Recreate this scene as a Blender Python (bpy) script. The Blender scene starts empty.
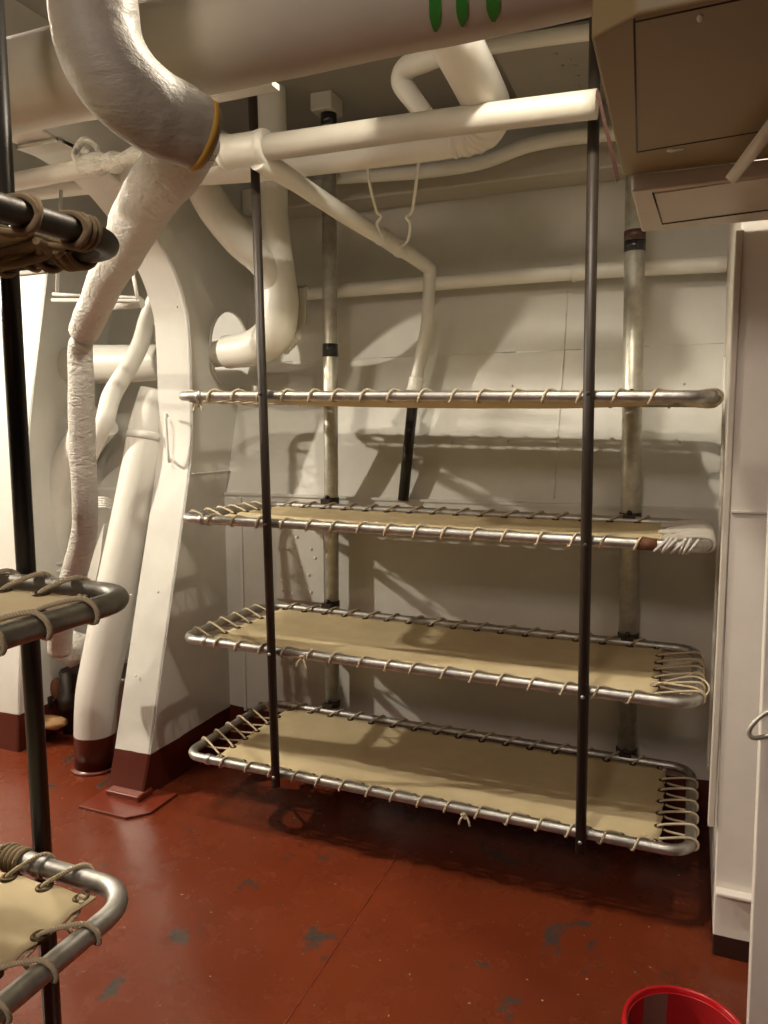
import bpy, math, random
from mathutils import Vector, Matrix, noise
random.seed(7)
scn = bpy.context.scene
col = scn.collection
# ------------------------------------------------------------------ camera
F, PITCH, ROLL, YAW, CH = 754.07, 0.1127, -0.0031, -0.3882, 1.65
fw = Vector((math.sin(YAW)*math.cos(PITCH), math.cos(YAW)*math.cos(PITCH), -math.sin(PITCH)))
r0 = Vector((math.cos(YAW), -math.sin(YAW), 0)); u0 = r0.cross(fw)
rt = math.cos(ROLL)*r0 + math.sin(ROLL)*u0; up = -math.sin(ROLL)*r0 + math.cos(ROLL)*u0
EYE = Vector((0, 0, CH))
def ray(px, py): return fw + rt*((px-384)/F) - up*((py-512)/F)
def P(px, py, Y):                                   # measured photo point at wall distance Y
    d = ray(px, py); return EYE + d*(Y/d.y)
def PX(px, py, X):
    d = ray(px, py); return EYE + d*(X/d.x)
def dep(p): return (p-EYE).dot(fw)
cam = bpy.data.cameras.new('camera'); co = bpy.data.objects.new('camera', cam); col.objects.link(co)
co.matrix_world = Matrix(((rt.x, up.x, -fw.x, 0), (rt.y, up.y, -fw.y, 0), (rt.z, up.z, -fw.z, CH), (0, 0, 0, 1)))
cam.sensor_fit = 'VERTICAL'; cam.sensor_height = 24; cam.lens = F/1024*24; cam.clip_start = .02
scn.camera = co
scn.view_settings.view_transform = 'Standard'; scn.view_settings.look = 'None'
scn.view_settings.gamma = 1; scn.view_settings.exposure = -.1; scn.view_settings.use_curve_mapping = False

# ------------------------------------------------------------------ materials
def mat(name, rough=.5, metal=0, base=(.5,.5,.5), spec=.5, coat=0):
    m = bpy.data.materials.new(name); m.use_nodes = True
    nt = m.node_tree; b = nt.nodes['Principled BSDF']
    b.inputs['Base Color'].default_value = (*base, 1); b.inputs['Roughness'].default_value = rough
    b.inputs['Metallic'].default_value = metal; b.inputs['Specular IOR Level'].default_value = spec
    b.inputs['Coat Weight'].default_value = coat
    return m, nt, b
def N(nt, t, **k):
    n = nt.nodes.new(t)
    for a, v in k.items():
        if a.startswith('i_'): n.inputs[a[2:].replace('_', ' ')].default_value = v
        else: setattr(n, a, v)
    return n
def coords(nt, kind='Object'):
    return N(nt, 'ShaderNodeTexCoord').outputs[kind]
def noise_n(nt, src, scale, detail=4, rough=.5, dist=0):
    n = N(nt, 'ShaderNodeTexNoise'); n.inputs['Scale'].default_value = scale; n.inputs['Detail'].default_value = detail
    n.inputs['Roughness'].default_value = rough; n.inputs['Distortion'].default_value = dist
    nt.links.new(src, n.inputs['Vector']); return n.outputs['Fac']
def ramp(nt, src, p0, p1, c0=(0,0,0), c1=(1,1,1), interp='LINEAR'):
    r = N(nt, 'ShaderNodeValToRGB'); e = r.color_ramp.elements
    r.color_ramp.interpolation = interp
    e[0].position = p0; e[0].color = (*c0, 1); e[1].position = p1; e[1].color = (*c1, 1)
    nt.links.new(src, r.inputs[0]); return r.outputs[0]
def mix(nt, fac, a, b):
    n = N(nt, 'ShaderNodeMix', data_type='RGBA')
    for s, v in ((0, fac), (6, a), (7, b)):
        if isinstance(v, (tuple, float, int)): n.inputs[s].default_value = (*v, 1) if isinstance(v, tuple) else v
        else: nt.links.new(v, n.inputs[s])
    return n.outputs[2]
def bump(nt, b, h, strength=.3, dist=.01):
    n = N(nt, 'ShaderNodeBump'); n.inputs['Strength'].default_value = strength; n.inputs['Distance'].default_value = dist
    nt.links.new(h, n.inputs['Height']); nt.links.new(n.outputs[0], b.inputs['Normal']); return n
def posz(nt):
    g = N(nt, 'ShaderNodeNewGeometry'); s = N(nt, 'ShaderNodeSeparateXYZ'); nt.links.new(g.outputs['Position'], s.inputs[0]); return g.outputs['Position'], s
WHITE = (.68, .665, .61)
RED = (.085, .014, .007)
def paint(name, base=WHITE, rough=.38, red_z=None, bscale=14, bstr=.25, redcol=RED, spots=True):
    m, nt, b = mat(name, rough, base=base)
    pos, s = posz(nt)
    n1 = noise_n(nt, pos, 3.1, 5, .6); c = mix(nt, ramp(nt, n1, .35, .7), tuple(v*.92 for v in base), tuple(min(1, v*1.04) for v in base))
    if spots:
        n2 = noise_n(nt, pos, 38, 3, .6); c = mix(nt, ramp(nt, n2, .76, .80), c, (.45, .40, .31))
    if red_z is not None:
        n3 = noise_n(nt, pos, 6, 2)
        a = N(nt, 'ShaderNodeMath', operation='MULTIPLY_ADD'); nt.links.new(n3, a.inputs[0]); a.inputs[1].default_value = .02; nt.links.new(s.outputs['Z'], a.inputs[2])
        l = N(nt, 'ShaderNodeMath', operation='LESS_THAN'); nt.links.new(a.outputs[0], l.inputs[0]); l.inputs[1].default_value = red_z+.01
        c = mix(nt, l.outputs[0], c, redcol)
    nt.links.new(c, b.inputs['Base Color'])
    bump(nt, b, noise_n(nt, pos, bscale, 4, .55), bstr, .006)
    return m
M = {}
M['white'] = paint('white_paint')
M['white_low'] = paint('white_paint_over_red_foot', red_z=.19)
M['hull'] = paint('hull_paint', base=(.63, .615, .56), rough=.42, red_z=.2, bscale=5, bstr=.35)
M['pole_red'] = paint('pipe_paint_red_foot', base=(.72,.70,.64), red_z=.17, rough=.3)
M['pipe'] = paint('pipe_paint', base=(.70, .68, .61), rough=.4, bscale=22, bstr=.3, spots=False)
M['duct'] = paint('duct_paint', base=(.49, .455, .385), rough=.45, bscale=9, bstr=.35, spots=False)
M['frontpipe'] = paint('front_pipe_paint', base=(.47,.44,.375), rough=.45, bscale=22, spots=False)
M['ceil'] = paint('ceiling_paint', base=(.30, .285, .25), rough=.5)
M['beige'] = paint('pinkish_white_paint', base=(.84, .79, .72), rough=.45, bscale=30, bstr=.15, red_z=.07, redcol=(.03,.008,.005))
M['fixture'] = paint('fixture_paint', base=(.62, .565, .49), rough=.45, spots=False)
M['redpaint'] = paint('red_deck_paint_steel', base=(.17,.03,.014), rough=.3, spots=False)
# lagging cloth
def lag(name, base=(.74, .71, .64), sc=10, st=.6, d=.02):
    m, nt, b = mat(name, .5, base=base); pos, s = posz(nt)
    mp = N(nt, 'ShaderNodeMapping'); mp.inputs['Scale'].default_value = (1, 1, 2.2); mp.inputs['Rotation'].default_value = (.5, .4, 0)
    nt.links.new(pos, mp.inputs[0])
    n1 = noise_n(nt, mp.outputs[0], sc, 6, .62, 1.2)
    n2 = noise_n(nt, pos, 60, 3, .6)
    a = N(nt, 'ShaderNodeMath', operation='MULTIPLY_ADD'); nt.links.new(n2, a.inputs[0]); a.inputs[1].default_value = .25; nt.links.new(n1, a.inputs[2])
    bump(nt, b, a.outputs[0], st, d)
    nt.links.new(mix(nt, ramp(nt, n1, .3, .7), tuple(v*.88 for v in base), base), b.inputs['Base Color'])
    return m
M['lag'] = lag('wrapped_lagging', sc=16, st=.7)
M['lag2'] = lag('wrinkled_lagging', sc=26, st=.9, d=.015)
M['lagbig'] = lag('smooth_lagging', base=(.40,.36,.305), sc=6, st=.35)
# floor
m, nt, b = mat('red_deck_paint', .3); pos, s = posz(nt)
n1 = noise_n(nt, pos, 1.6, 5, .6); c = mix(nt, ramp(nt, n1, .3, .72), (.125, .023, .008), (.18, .036, .013))
n2 = noise_n(nt, pos, 4.2, 6, .68, .6); sc = ramp(nt, n2, .605, .64)
c = mix(nt, sc, c, (.06, .045, .037))
n3 = noise_n(nt, pos, 46, 2, .5); c = mix(nt, ramp(nt, n3, .735, .755), c, (.55, .42, .28))
nt.links.new(c, b.inputs['Base Color'])
nr = noise_n(nt, pos, 7, 5, .6); nt.links.new(ramp(nt, nr, .3, .75, (.15,)*3, (.36,)*3), b.inputs['Roughness'])
bump(nt, b, noise_n(nt, pos, 11, 5, .6), .35, .006)
M['floor'] = m
# metals
def metal(name, base, rough, sc=18, var=.6, bs=.15):
    m, nt, b = mat(name, rough, 1, base); pos, s = posz(nt)
    n = noise_n(nt, pos, sc, 5, .65)
    nt.links.new(mix(nt, ramp(nt, n, .35, .7), tuple(v*var for v in base), base), b.inputs['Base Color'])
    nt.links.new(ramp(nt, n, .3, .7, (rough+.14,)*3, (rough,)*3), b.inputs['Roughness'])
    bump(nt, b, noise_n(nt, pos, sc*3, 4), bs, .002); return m
M['tube'] = metal('dull_aluminium_tube', (.60, .585, .55), .4)
M['tube_dark'] = metal('dark_tube', (.33, .32, .29), .38)  # darker tube tone for the middle near bunk
M['tube_black'] = metal('near_black_tube', (.10, .09, .08), .4)  # near-black tube tone for the top near bunk
M['galv'] = metal('galvanised_pole', (.64, .615, .53), .36, 24, .7, .3)
M['galv'].node_tree.nodes['Principled BSDF'].inputs['Metallic'].default_value = .65
M['dark'] = mat('dark_brown_painted_steel', .5, .1, (.03, .021, .015))[0]
M['black'] = mat('black_painted_steel', .35, .2, (.022, .019, .016))[0]
M['tape'] = mat('black_tape', .25, 0, (.012, .012, .014))[0]
M['maroon'] = mat('maroon_band', .5, 0, (.06, .022, .015))[0]
M['brass'] = metal('tarnished_brass', (.13, .085, .045), .45, 60, .5)
M['rust'] = mat('rusty_patch', .8, .1, (.16, .065, .03))[0]
M['yellow'] = mat('exposed_yellow_insulation', .8, 0, (.52, .31, .05))[0]
M['green'] = mat('green_paint', .5, 0, (.03, .26, .03))[0]
M['bucket'] = mat('red_plastic', .28, 0, (.48, .008, .012), .5)[0]
m, nt, b = mat('scuffed_red_plastic', .45); pos, s = posz(nt)
n = noise_n(nt, pos, 9, 5, .6); a = N(nt, 'ShaderNodeMath', operation='MULTIPLY_ADD'); nt.links.new(n, a.inputs[0]); a.inputs[1].default_value = .02; nt.links.new(s.outputs['X'], a.inputs[2])
bd = N(nt, 'ShaderNodeMath', operation='COMPARE'); nt.links.new(a.outputs[0], bd.inputs[0]); bd.inputs[1].default_value = -.022; bd.inputs[2].default_value = .026
c = mix(nt, ramp(nt, n, .46, .6), (.36, .012, .014), (.30, .03, .03)); nt.links.new(mix(nt, bd.outputs[0], c, (.19, .10, .075)), b.inputs['Base Color']); M['bucket_in'] = m
m, nt, b = mat('olive_paint', .5); pos, s = posz(nt)
n = noise_n(nt, pos, 5, 4, .6); nt.links.new(mix(nt, n, (.27, .20, .095), (.30, .225, .11)), b.inputs['Base Color']); bump(nt, b, noise_n(nt, pos, 40, 3), .15, .003); M['olive'] = m
# canvas with weave
m, nt, b = mat('cotton_canvas', .85, base=(.56, .455, .27), spec=.2); pos, s = posz(nt)
n = noise_n(nt, pos, 5, 5, .6)
nt.links.new(mix(nt, ramp(nt, n, .3, .75), (.51, .41, .24), (.63, .53, .335)), b.inputs['Base Color'])
w = N(nt, 'ShaderNodeTexWave'); w.inputs['Scale'].default_value = 160; nt.links.new(pos, w.inputs[0])
w2 = N(nt, 'ShaderNodeTexWave', bands_direction='Y'); w2.inputs['Scale'].default_value = 160; nt.links.new(pos, w2.inputs[0])
a = N(nt, 'ShaderNodeMath', operation='ADD'); nt.links.new(w.outputs['Fac'], a.inputs[0]); nt.links.new(w2.outputs['Fac'], a.inputs[1]); bump(nt, b, a.outputs[0], .15, .001)
M['canvas'] = m
m, nt, b = mat('cotton_rope', .9, base=(.55, .46, .32), spec=.15); pos, s = posz(nt)
w = N(nt, 'ShaderNodeTexWave', bands_direction='DIAGONAL'); w.inputs['Scale'].default_value = 90; nt.links.new(pos, w.inputs[0]); bump(nt, b, w.outputs['Fac'], .5, .002)
M['rope'] = m
M['rope_dark'] = mat('weathered_rope', .9, 0, (.28, .21, .13), .15)[0]
M['caulk'] = mat('tan_caulk', .9, 0, (.32, .18, .08))[0]
M['rag'] = mat('grey_white_cloth_strips', .9, 0, (.50, .47, .42), .2)[0]

# ------------------------------------------------------------------ mesh helpers
class MB:
    def __init__(s): s.v = []; s.f = []; s.sm = []
    def add(s, vs, fs, smooth=False):
        o = len(s.v); s.v += [Vector(v) for v in vs]; s.f += [tuple(i+o for i in f) for f in fs]; s.sm += [smooth]*len(fs); return s
    def box(s, a, b):
        x0, y0, z0 = a; x1, y1, z1 = b
        vs = [(x0,y0,z0),(x1,y0,z0),(x1,y1,z0),(x0,y1,z0),(x0,y0,z1),(x1,y0,z1),(x1,y1,z1),(x0,y1,z1)]
        return s.add(vs, [(3,2,1,0),(4,5,6,7),(0,1,5,4),(1,2,6,5),(2,3,7,6),(3,0,4,7)])
    def prism(s, poly, d):                         # poly: 3D points, d: offset vector
        n = len(poly); d = Vector(d); poly = [Vector(p) for p in poly]
        vs = poly + [p+d for p in poly]
        fs = [tuple(range(n))[::-1], tuple(range(n, 2*n))] + [(i, (i+1) % n, n+(i+1) % n, n+i) for i in range(n)]
        return s.add(vs, fs)
    def tube(s, pts, r, seg=16, closed=False, cap=True, wob=0):
        pts = [Vector(p) for p in pts]; n = len(pts)
        rs = r if isinstance(r, (list, tuple)) else [r]*n
        T = []
        for i in range(n):
            a = pts[(i-1) % n] if closed or i > 0 else pts[i]; c = pts[(i+1) % n] if closed or i < n-1 else pts[i]
            T.append((c-a).normalized())
        ref = Vector((0, 0, 1)) if abs(T[0].z) < .9 else Vector((1, 0, 0))
        nn = (ref - T[0]*ref.dot(T[0])).normalized(); vs = []
        for i in range(n):
            nn = (nn - T[i]*nn.dot(T[i])).normalized(); bb = T[i].cross(nn)
            for k in range(seg):
                t = 2*math.pi*k/seg; q = pts[i] + (nn*math.cos(t)+bb*math.sin(t))*rs[i]
                if wob: q += (q-pts[i])*wob*noise.noise(q*9) + (q-pts[i])*wob*.6*noise.noise(q*28)
                vs.append(q)
        fs = []
        for i in range(n if closed else n-1):
            j = (i+1) % n
            for k in range(seg):
                k2 = (k+1) % seg; fs.append((i*seg+k, i*seg+k2, j*seg+k2, j*seg+k))
        o = len(s.v); s.add(vs, fs, True)
        if cap and not closed: s.f += [tuple(o+k for k in range(seg))[::-1], tuple(o+(n-1)*seg+k for k in range(seg))]; s.sm += [False, False]
        return s
    def cyl(s, a, b, r, seg=24, r2=None): return s.tube([a, b], [r, r if r2 is None else r2], seg)
    def lathe(s, c, prof, axis=(0,0,1), seg=40):
        ax = Vector(axis).normalized(); ref = Vector((1,0,0)) if abs(ax.x) < .9 else Vector((0,1,0)); u = (ref-ax*ref.dot(ax)).normalized(); v = ax.cross(u); c = Vector(c)
        vs = []
        for r, h in prof:
            for k in range(seg):
                t = 2*math.pi*k/seg; vs.append(c+ax*h+(u*math.cos(t)+v*math.sin(t))*r)
        return s.add(vs, [(i*seg+k, i*seg+(k+1) % seg, (i+1)*seg+(k+1) % seg, (i+1)*seg+k) for i in range(len(prof)-1) for k in range(seg)], True)
    def ball(s, c, rx, ry=None, rz=None, seg=16, rings=10, wob=0, fr=14):
        ry = ry or rx; rz = rz or rx; c = Vector(c); vs = []
        for i in range(rings+1):
            ph = math.pi*i/rings
            for k in range(seg):
                t = 2*math.pi*k/seg; d = Vector((math.sin(ph)*math.cos(t), math.sin(ph)*math.sin(t), math.cos(ph)))
                q = Vector((d.x*rx, d.y*ry, d.z*rz))
                if wob: q *= 1+wob*noise.noise((c+q)*fr)+wob*.5*noise.noise((c+q)*fr*3)
                vs.append(c+q)
        return s.add(vs, [(i*seg+k, (i+1)*seg+k, (i+1)*seg+(k+1) % seg, i*seg+(k+1) % seg) for i in range(rings) for k in range(seg)], True)
    def build(s, name, material, parent=None, bev=0, off=None):
        me = bpy.data.meshes.new(name)
        off = Vector(off) if off is not None else Vector((0,0,0))
        me.from_pydata([tuple(v-off) for v in s.v], [], s.f); me.update()
        for p, k in zip(me.polygons, s.sm): p.use_smooth = k
        me.materials.append(material)
        o = bpy.data.objects.new(name, me); col.objects.link(o)
        if parent: o.parent = parent
        else: o.location = off
        if bev:
            b = o.modifiers.new('bevel', 'BEVEL'); b.width = bev; b.segments = 3; b.limit_method = 'ANGLE'
        return o
def spline(pts, per=8, rad=None):                   # Catmull-Rom through points
    pts = [Vector(p) for p in pts]; n = len(pts); out = []; ro = []
    for i in range(n-1):
        p0 = pts[max(i-1, 0)]; p1 = pts[i]; p2 = pts[i+1]; p3 = pts[min(i+2, n-1)]
        for k in range(per):
            t = k/per
            out.append(.5*((2*p1)+(p2-p0)*t+(2*p0-5*p1+4*p2-p3)*t*t+(3*p1-p0-3*p2+p3)*t**3))
            if rad: ro.append(rad[i]*(1-t)+rad[i+1]*t)
    out.append(pts[-1]); ro.append(rad[-1] if rad else 0)
    return (out, ro) if rad else out
def tag(o, label=None, cat=None, group=None, kind=None):
    if label: o['label'] = label
    if cat: o['category'] = cat
    if group: o['group'] = group
    if kind: o['kind'] = kind
    return o
def empty(name, loc=(0,0,0)):
    o = bpy.data.objects.new(name, None); o.empty_display_size = .1; col.objects.link(o); o.location = loc; return o
def part(mb, name, m, parent, bev=0):               # world-space mesh under an Empty at parent.location
    o = mb.build(name, m, None, bev, parent.location); o.location = (0,0,0); o.parent = parent; return o
def sub(mb, name, m, parent, root):                 # sub-part, parent part sits at root's origin
    o = mb.build(name, m, None, 0, root.location); o.location = (0,0,0); o.parent = parent; return o
def pipe_px(pts, wpx=None, per=8):                  # list (px, py, Y, width_px)
    c = [P(a, b, Y) for a, b, Y, w in pts]; r = [w/2*dep(q)/F for q, (a, b, Y, w) in zip(c, pts)]
    return spline(c, per, r)

# ------------------------------------------------------------------ bunks
L, W, R = 1.93, .664, .018
def rrect(r=.075, n=7):
    pts = []
    for cx, cy, a0 in ((L-r, W-r, 0), (r, W-r, 90), (r, r, 180), (L-r, r, 270)):
        for k in range(n+1):
            a = math.radians(a0+90*k/n); pts.append((cx-L/2+r*math.cos(a), cy-W/2+r*math.sin(a), 0))
    return pts
def densify(pts, step=.06):
    out = []
    for i in range(len(pts)):
        a = Vector(pts[i]); b = Vector(pts[(i+1) % len(pts)]); k = max(1, int((b-a).length/step))
        for j in range(k): out.append(a.lerp(b, j/k))
    return out
NL0, NE = 17, 7
rope_r = .0042
def make_bunk(name, root, gl=.14, gr=.1, gf=.038, gb=.04, sag=.012, lo=(.9, 1.0), ro=(.0, .15), rope=None, seg=16, seed=1, fancy=True, NL=17, tm=None):
    """thing in local coords about its centre; parts parented to root"""
    rnd = random.Random(seed)
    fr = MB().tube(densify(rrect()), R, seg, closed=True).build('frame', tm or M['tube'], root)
    x0, x1, y0, y1 = -L/2+gl, L/2-gr, -W/2+gf, W/2-gb
    m = .011
    nx, ny = NL*4, 24
    def zz(u, v): return -sag*(1-(2*u-1)**4)*(1-(2*v-1)**4) - .3*sag*(1-(2*u-1)**2)
    vs = []; c = MB()
    for lay in (0, 1):
        for j in range(ny+1):
            for i in range(nx+1):
                u, v = i/nx, j/ny
                ex = m*(.35+.65*abs(math.cos(math.pi*(v*(NE-1))))) ; ey = m*(.5+.5*abs(math.cos(math.pi*(u*(NL-1)))))
                x = (x0-ex)*(1-u)+(x1+ex)*u; y = (y0-ey)*(1-v)+(y1+ey)*v
                z = zz(u, v) + .0025*noise.noise(Vector((x*4+seed, y*5, 1))) - lay*.004
                vs.append((x, y, z))
    n1 = (nx+1)*(ny+1); fs = []
    idx = lambda i, j: j*(nx+1)+i
    for j in range(ny):
        for i in range(nx):
            fs.append((idx(i,j), idx(i+1,j), idx(i+1,j+1), idx(i,j+1)))
            fs.append((n1+idx(i,j), n1+idx(i,j+1), n1+idx(i+1,j+1), n1+idx(i+1,j)))
    for i in range(nx): fs += [(idx(i,0), n1+idx(i,0), n1+idx(i+1,0), idx(i+1,0)), (idx(i,ny), idx(i+1,ny), n1+idx(i+1,ny), n1+idx(i,ny))]
    for j in range(ny): fs += [(idx(0,j), idx(0,j+1), n1+idx(0,j+1), n1+idx(0,j)), (idx(nx,j), n1+idx(nx,j), n1+idx(nx,j+1), idx(nx,j+1))]
    cv = c.add(vs, fs, True).build('canvas', M['canvas'], root)
    # grommet positions
    G = []
    long_t = [(i)/(NL-1) for i in range(NL)]; end_t = [j/(NE-1) for j in range(NE)]
    gi = .012
    front = [Vector((x0+gi+(x1-x0-2*gi)*t, y0, zz(t, 0))) for t in long_t]
    back = [Vector((x0+gi+(x1-x0-2*gi)*t, y1, zz(t, 1))) for t in long_t]
    left = [Vector((x0, y0+gi+(y1-y0-2*gi)*t, 0)) for t in end_t]; right = [Vector((x1, y0+gi+(y1-y0-2*gi)*t, 0)) for t in end_t]
    gme = None
    for p in front+back+left[1:-1]+right[1:-1]:
        if gme is None:
            g = MB().lathe((0,0,0), [(.0075,-.006),(.0075,.002),(.011,.0035),(.0155,.001),(.0155,-.006),(.0075,-.006)], seg=18).build('grommet', M['brass'], cv); gme = g.data
        else:
            g = bpy.data.objects.new('grommet', gme); col.objects.link(g); g.parent = cv
        g.location = p
    # lacing: one rope wound grommet to rail all round
    rr = R+rope_r
    def side(gs, nrm, gap, o, u_):
        pts = []
        for i in range(len(gs)-1):
            g0, g1 = gs[i], gs[i+1]; a = g1-g0; n = Vector(nrm); j = rnd.uniform(-.08, .08); Z = Vector((0,0,1))
            pts += [g0+Z*.005+n*.003]
            pts += [g0+n*(gap*.9)+a*(o+j)*.8+Z*(rr-g0.z)]
            pts += [g0+n*(gap+rr*.75)+a*(o+j)+Z*(rr*.68-g0.z), g0+n*(gap+rr)+a*(o+(u_-o)*.3+j)-Z*g0.z, g0+n*(gap+rr*.7)+a*(o+(u_-o)*.6+j)-Z*(rr*.72+g0.z)]
            pts += [g0+n*(gap*.8)+a*u_-Z*(rr*.9+g0.z), g0+a*u_-Z*.012+n*.012, g0.lerp(g1,.92)-Z*.010]
        pts += [gs[-1]+Vector((0,0,.005))]
        return pts
    ropeM = rope or M['rope']
    mb = MB()
    mb.tube(spline(side(front[::-1], (0,-1,0), gf, .5, .7), 4), rope_r, 8)
    mb.tube(spline(side(back, (0,1,0), gb, .45, .7), 4), rope_r, 8)
    mb.tube(spline(side(left, (-1,0,0), gl, *lo), 4), rope_r, 8)
    mb.tube(spline(side(right[::-1] if ro[0] < 0 else right, (1,0,0), gr, abs(ro[0]), ro[1]), 4), rope_r, 8)
    mb.build('lacing', ropeM, root)
    if fancy:
        for x in (-L/2+.115,):
            MB().tube([(x-.012,-W/2,0),(x-.009,-W/2,0),(x+.009,-W/2,0),(x+.012,-W/2,0)], [R+.001,R+.004,R+.004,R+.001], 16).build('coupling', M['tube'], root)
    return root
FX, FY = -1.8864, 2.443
bunks = []
spec = {4: (.31, -.0101, -.0043, dict(gl=.135, gr=.10, lo=(.92, 1.0), ro=(.05, .1), seed=4), 'lowest canvas bunk of the back wall stack, nearest the red floor'),
        3: (.801, -.0104, -.0089, dict(gl=.11, gr=.13, lo=(.6, .8), ro=(.3, .4), seed=3), 'canvas bunk of the back wall stack, second up from the floor'),
        2: (1.2915, -.0101, -.0056, dict(gl=.10, gr=.12, lo=(.5, .8), ro=(.5, .9), seed=2), 'canvas bunk of the back wall stack with white cloth strips wound on its right end'),
        1: (1.772, 0, -.0367, dict(gl=.11, gr=.10, lo=(.5, .8), seed=5, sag=.022), 'topmost canvas bunk of the back wall stack, seen edge-on at eye level')}
for k in (1, 2, 3, 4):
    z, db, dr, kw, lab = spec[k]
    root = empty('bunk', (FX+L/2, FY+W/2, z+db/2+dr/2))
    root.rotation_euler = (math.atan2(db, W), -math.atan2(dr, L), 0)
    root.location.x += {1: .01, 2: .006}.get(k, 0); make_bunk('bunk', root, **kw); tag(root, lab, 'bunk', 'canvas bunks along the back wall'); bunks.append(root)
b1, b2, b3, b4 = bunks
def knot(parent, x, y, z, m='rope', s=1):
    mb = MB(); rnd = random.Random(int(x*100))
    pts = [Vector((x, y, z))+Vector((rnd.uniform(-.014,.014)*s, rnd.uniform(-.01,.01)*s, rnd.uniform(-.012,.012)*s)) for _ in range(8)]
    mb.tube(spline(pts, 6), rope_r, 8)
    for d in (-1, 1): mb.tube(spline([(x, y, z), (x+.012*d, y-.012, z-.006), (x+.02*d*s, y-.014, z-.028*s)], 6), rope_r*.9, 8)
    return mb.build('knot', M[m], parent)
knot(b4, .235, -W/2-.018, -.012); knot(b3, -.40, -W/2-.018, -.012); knot(b3, -L/2+.12, -W/2+.03, .012, 'rope_dark')
knot(b1, -L/2+.10, -W/2+.02, -.03); knot(b4, L/2-.13, -W/2+.03, .01)
# bunk 2: cloth strips wound round the right end, rusty patch
mb = MB(); rnd = random.Random(5)
for k in range(15):
    t = k/14; y = -W/2+.07+(W-.16)*t
    gy = y+rnd.uniform(-.05,.05); xg = L/2-.12+rnd.uniform(-.03,0)
    mb.tube(spline([(xg, gy, .006), (L/2-.03, y, .022), (L/2+.012, y, .019), (L/2+.023, y+.004, 0), (L/2+.01, y+.01, -.02), (L/2-.04, y+.02, -.024), (xg, gy+.03, -.012)], 5), .0065, 7)
mb.build('cloth_wrap', M['rag'], b2)
for k in range(7):
    x = L/2-.135+.017*k+rnd.uniform(-.006,.006); tl = rnd.uniform(.004,.022)
    MB().tube([(x+tl*math.sin(a), -W/2+(R+.003)*math.cos(a), (R+.003)*math.sin(a)) for a in [math.pi*2*j/14 for j in range(14)]], rnd.uniform(.004,.007), 7, closed=True).build('cloth_wrap', M['rag'], b2)
MB().tube([(L/2-.20,-W/2,0),(L/2-.14,-W/2,0)], R+.0012, 16).build('rust_patch', M['rust'], b2)
# bunk 3 ragged strands at right end
mb = MB()
for k, (ya, yb) in enumerate(((-.20,-.05),(-.16,-.24),(.02,.09))):
    mb.tube(spline([(L/2-.14, ya, .004), (L/2-.05, (ya+yb)/2, .016), (L/2, yb, .024), (L/2+.024, yb+.004, 0), (L/2-.01, yb+.01, -.022)], 6), .0035, 7)
mb.tube(spline([(L/2-.13,-.21,.01),(L/2-.06,-.14,.02),(L/2+.0,-.12,.027),(L/2+.035,-.15,.01),(L/2+.02,-.2,-.01),(L/2-.05,-.26,.01)], 6), .0035, 7)
mb.build('loose_rope', M['rope'], b3)

# foreground stack: only right ends show
NEARX, NEARY = -.905-L, 1.0-W
nz = [P(70, 254, 1.0).z, P(40, 586, 1.0).z, P(60, 872, 1.0).z]
near = []
for k, z in enumerate(nz):
    root = empty('bunk', (NEARX+L/2+(.055, .045, .015)[k], NEARY+W/2, z))
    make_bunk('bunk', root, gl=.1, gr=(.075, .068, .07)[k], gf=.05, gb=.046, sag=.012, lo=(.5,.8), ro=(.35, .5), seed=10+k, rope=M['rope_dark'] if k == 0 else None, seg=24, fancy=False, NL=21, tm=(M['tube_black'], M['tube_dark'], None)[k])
    tag(root, ['topmost bunk of the near left stack, its dark underside seen from below', 'middle bunk of the near left stack, at chest height', 'lowest bunk of the near left stack, at the bottom left corner'][k], 'bunk', 'near bunks at the left edge')
    near.append(root)
mb = MB(); rnd = random.Random(9)
def loop(par, fn, r_, name='rope_loop'):
    MB().tube([fn(math.pi*2*j/16) for j in range(16)], r_, 8, closed=True).build(name, M['rope_dark'], par)
for k in range(10):                                   # rope bundle under the top near bunk
    y0_ = W/2-.08-rnd.uniform(0, .02); x = L/2-.20-rnd.uniform(0,.25)
    mb.tube(spline([(x, y0_+.02, -.01), (x+.06, y0_-.02, -.03-rnd.uniform(0,.02)), (x+.13, y0_-.0, -.025), (L/2-.06, y0_-.03, -.012)], 6), .006, 8)
for x in (L/2-.27, L/2-.165, L/2-.125, L/2-.115, L/2-.105, L/2-.095):
    loop(near[0], lambda a: (x+.008*math.cos(a), W/2+(R+.005)*math.cos(a), (R+.005)*math.sin(a)), .0055)
for y in (W/2-.09, W/2-.10, W/2-.112, W/2-.2, W/2-.31):
    loop(near[0], lambda a: (L/2+(R+.005)*math.cos(a), y+.006*math.sin(a), (R+.005)*math.sin(a)), .0055)
mb.build('rope_bundle', M['rope_dark'], near[0])
for k in range(4):
    x = L/2-.27-.011*k
    loop(near[2], lambda a: (x, W/2+(R+.004)*math.cos(a), (R+.004)*math.sin(a)), .005)
MB().tube([(L/2-.26,W/2,0),(L/2-.21,W/2,0)], R+.003, 16).build('coupling', M['tube'], near[2])

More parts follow.
